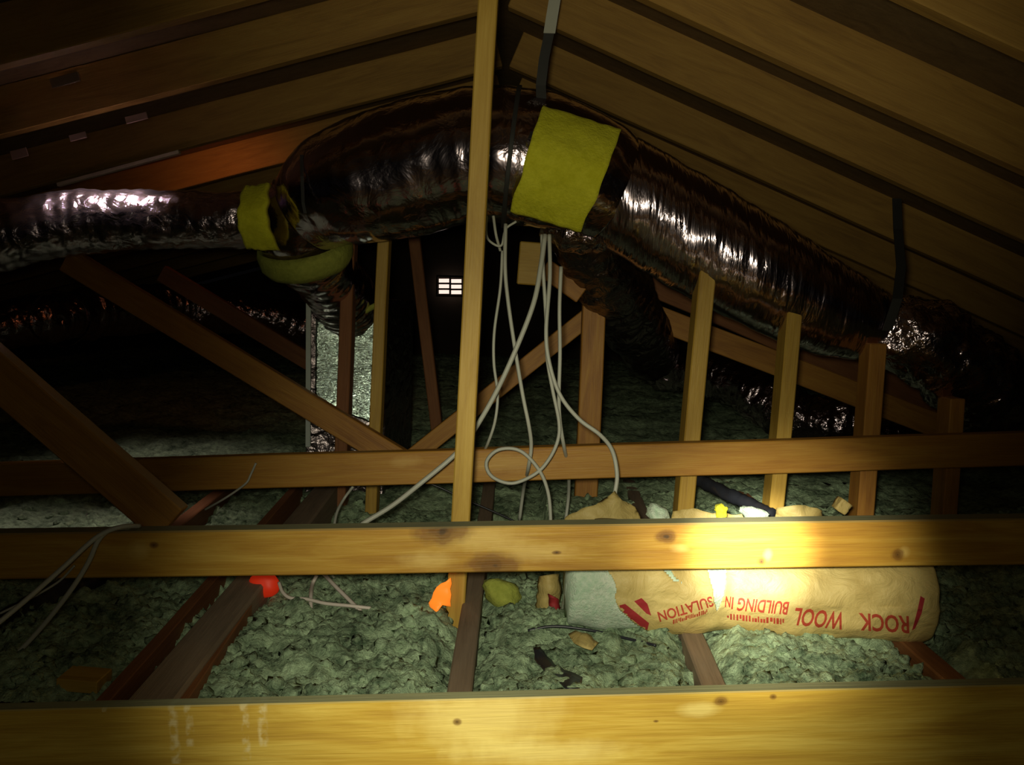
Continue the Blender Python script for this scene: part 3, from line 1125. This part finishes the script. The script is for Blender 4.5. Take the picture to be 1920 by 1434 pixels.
def lettering(body, start, end, hpx, shear=0.0):
    """start/end: pixel of the base line's two ends; letters grow downwards in the photograph (upside down)"""
    tr = text_tris(body)
    sx, sy = start
    ex, ey = end
    L = math.hypot(ex - sx, ey - sy)
    ux, uy = (ex - sx) / L, (ey - sy) / L
    upx, upy = -uy, ux
    if upy < 0:
        upx, upy = -upx, -upy
    out = []
    for t in tr:
        out.append([(sx + ux * L * u + (upx + shear) * hpx * v, sy + uy * L * u + upy * hpx * v) for u, v in t])
    print_mesh('lettering', out, M_ink, 'red printed word %s upside down' % body)


lettering('ROCK', (1704, 1156), (1610, 1150), 32, 0.1)
lettering('WOOL', (1586, 1149), (1492, 1140), 32, -0.15)
lettering('BUILDING', (1480, 1129), (1385, 1121), 24, -0.1)
lettering('I', (1376, 1120), (1373, 1120), 22, -0.1)
lettering('N', (1371, 1119), (1361, 1118), 20, 0.0)
lettering('SULATION', (1334, 1118), (1232, 1148), 19)


def fill2d(poly, maxlen=9.0):
    """fill a pixel outline with small triangles that keep its edge"""
    bm = bmesh.new()
    bm.faces.new([bm.verts.new((x, y, 0)) for x, y in poly])
    bmesh.ops.triangulate(bm, faces=bm.faces)
    for _ in range(6):
        es = [e for e in bm.edges if e.calc_length() > maxlen]
        if not es:
            break
        bmesh.ops.subdivide_edges(bm, edges=es, cuts=1)
        bmesh.ops.triangulate(bm, faces=bm.faces)
    bm.verts.index_update()
    out = [(v.co.x, v.co.y) for v in bm.verts], [tuple(v.index for v in f.verts) for f in bm.faces]
    bm.free()
    return out


def rough_edge(poly, amp=2.5, step=7.0, seed=0):
    rr = random.Random(seed)
    out = []
    for i in range(len(poly)):
        (x0, y0_), (x1, y1_) = poly[i], poly[(i + 1) % len(poly)]
        n = max(1, int(math.hypot(x1 - x0, y1_ - y0_) / step))
        for q in range(n):
            t = q / n
            j = amp if q else amp * 0.4
            out.append((x0 + (x1 - x0) * t + rr.uniform(-j, j), y0_ + (y1_ - y0_) * t + rr.uniform(-j, j)))
    return out


def poly_tris(poly, step=6):
    vv, ff = fill2d(poly, 6.0)
    return [[vv[i] for i in f] for f in ff]


print_mesh('printed_stripe', poly_tris([(1161, 1135), (1172, 1132), (1217, 1168), (1214, 1181), (1196, 1176), (1170, 1155)], 2), M_inkd,
           'dark red printed stripe')
print_mesh('printed_stripe', poly_tris([(1189, 1127), (1203, 1121), (1214, 1132), (1221, 1154), (1212, 1150)], 2), M_inkd, 'dark red printed stripe')
print_mesh('printed_stripe', poly_tris([(1726, 1117), (1734, 1122), (1728, 1150), (1716, 1178), (1710, 1182), (1720, 1145)], 2), M_inkd,
           'dark red printed stripe')

rp = random.Random(4)
fine = []
for (fx, fy), (gx, gy), fh in (((1470, 1160), (1362, 1150), 11), ((1326, 1142), (1262, 1162), 8)):
    t = 0.0
    while t < 1.0:
        w_ = rp.uniform(0.02, 0.045)
        ax_, ay_ = fx + (gx - fx) * t, fy + (gy - fy) * t
        bx_, by_ = fx + (gx - fx) * (t + w_), fy + (gy - fy) * (t + w_)
        h0, h1 = rp.choice((0, 0, 0.35)) * fh, rp.choice((1, 1, 0.7)) * fh
        fine.append([(ax_, ay_ + h0), (bx_, by_ + h0), (bx_, by_ + h1)])
        fine.append([(ax_, ay_ + h0), (bx_, by_ + h1), (ax_, ay_ + h1)])
        t += w_ + rp.uniform(0.012, 0.03)
print_mesh('fine_print', fine, M_ink, 'row of tiny blurred red print')
if 'fine_print' in bpy.data.objects:
    bpy.data.objects['fine_print']['kind'] = 'stuff'

# paper flaps that belong to the bag


def flap(outline, y, bulge, name, mat, parent, seed=0.0, ztilt=0.0):
    """a creased paper flap filling a pixel outline, standing y metres ahead"""
    xs = [p[0] for p in outline]
    ys = [p[1] for p in outline]
    vv, fs = fill2d(rough_edge(outline, 1.6, 9.0, int(seed * 10)), 10.0)
    vs = []
    for X, Y in vv:
        u = (X - min(xs)) / (max(xs) - min(xs))
        v = (Y - min(ys)) / (max(ys) - min(ys))
        d = y - bulge * math.sin(math.pi * u) + 0.012 * noise.noise(V((X / 26, Y / 26, seed))) + ztilt * (v - 0.5)
        vs.append(PY(X, Y, d))
    me = mesh(name, vs, fs)
    o = put(name, me, mat, parent)
    m = o.modifiers.new('thickness', 'SOLIDIFY')
    m.thickness = 0.002
    return o


flap([(1040, 1010), (1062, 968), (1100, 950), (1138, 940), (1152, 920), (1166, 938), (1190, 950), (1200, 968), (1204, 1010)], 1.88, 0.04,
     'paper_flap', M_kraft, bag, 1.0, -0.04)
flap([(1004, 1145), (1012, 1080), (1046, 1076), (1052, 1110), (1048, 1165), (1020, 1158)], 1.72, 0.03, 'paper_flap', M_kraft, bag, 4.0)
flap([(1028, 1112), (1046, 1122), (1050, 1140), (1044, 1158), (1030, 1150)], 1.683, 0.015, 'printed_stripe', M_inkd, bag, 4.0)
flap([(1256, 985), (1262, 958), (1300, 952), (1335, 962), (1400, 964), (1402, 985)], 1.9, 0.02, 'paper_flap', M_kraft, bag, 6.0)
flap([(1450, 985), (1456, 952), (1500, 946), (1540, 956), (1545, 985)], 1.9, 0.02, 'paper_flap', M_kraft, bag, 7.0)

# ------------------------------------------------------------------ scraps


def lump(px_, py_, y, rx, ry, rz, mat, name, label, cat, seed=0.0, amp=0.3, box=False):
    bm = bmesh.new()
    if box:
        bmesh.ops.create_cube(bm, size=1.6)
        bmesh.ops.subdivide_edges(bm, edges=bm.edges, cuts=4, use_grid_fill=True)
    else:
        bmesh.ops.create_icosphere(bm, subdivisions=3, radius=1.0)
    for v in bm.verts:
        p = v.co.copy()
        k_ = 1 + amp * noise.noise(p * 1.4 + V((seed, 0, 0))) + amp * 0.5 * noise.noise(p * 3.5 + V((seed, 2, 0)))
        v.co = V((p.x * rx * k_, p.y * ry * k_, p.z * rz * k_))
    c = PY(px_, py_, y)
    bm.transform(Matrix.Translation(c) @ Matrix.Rotation(seed, 4, 'Y'))
    o = put(name, bm_mesh(name, bm), mat)
    tag(o, label, cat)
    return o


lump(1104, 1120, 1.66, 0.062, 0.05, 0.062, M_woolw, 'wool_block', 'pale block of wool spilling from the bag mouth', 'insulation', 0.1, 0.18, True)
lump(942, 1112, 1.73, 0.045, 0.03, 0.028, M_yeld, 'fibreglass_scrap', 'yellow green fibreglass scrap beside the bag mouth', 'scrap', 0.4)
lump(1352, 958, 1.82, 0.016, 0.014, 0.014, M_yel, 'foam_scrap', 'small bright yellow lump above the hot spot', 'scrap', 1.4, 0.5)
lump(1578, 948, 1.9, 0.018, 0.018, 0.018, M_kraft, 'foam_block', 'small tan block standing behind the second beam', 'scrap', 0.6, 0.12, True)
flap([(1066, 1190), (1080, 1183), (1100, 1188), (1121, 1206), (1110, 1219), (1092, 1214), (1076, 1206)], 1.455, 0.02, 'paper_scrap', M_kraft, None, 5.0,
     -0.06)
tag(bpy.data.objects['paper_scrap'], 'crumpled brown paper scrap on the wool', 'scrap')
lump(1418, 966, 1.74, 0.034, 0.03, 0.016, M_woolw, 'wool_tuft', 'white hot tuft of wool above the torch spot', 'insulation', 0.3, 0.4)
lump(1235, 966, 1.86, 0.034, 0.03, 0.020, M_woolw, 'wool_tuft', 'pale tuft of wool right of the paper peak', 'insulation', 0.7, 0.4)
lump(1142, 1170, 1.6, 0.022, 0.02, 0.010, M_kraft, 'paper_scrap', 'small brown paper scrap below the wool block', 'scrap', 0.9, 0.4)
lump(748, 1222, 1.5, 0.013, 0.012, 0.009, M_yeld, 'fibreglass_tuft', 'tiny yellow green tuft on the wool, left of the middle joist', 'scrap', 2.0, 0.4)
lump(497, 1096, 1.70, 0.034, 0.02, 0.026, M_redp, 'red_cap', 'red rounded cap with added glow under the second beam', 'cap', 0.2, 0.12)
board('timber_offcut', PY(105, 1284, 1.24), PY(182, 1290, 1.24), 0.02, 0.05, M_gold, 'small pale timber offcut at the lower left', 'offcut')
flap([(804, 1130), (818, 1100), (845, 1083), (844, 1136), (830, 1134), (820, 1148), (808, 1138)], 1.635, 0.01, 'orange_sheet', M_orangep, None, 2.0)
tag(bpy.data.objects['orange_sheet'], 'orange torn sheet with added glow beside the middle post', 'plastic sheet')
flap([(1000, 1216), (1012, 1214), (1040, 1248), (1092, 1272), (1086, 1296), (1062, 1292), (1020, 1258), (1002, 1236)], 1.355, 0.0, 'tar_paper_strip',
     M_black, None, 9.0, -0.19)
tag(bpy.data.objects['tar_paper_strip'], 'dark curled strip of tar paper lying in the wool', 'strip')
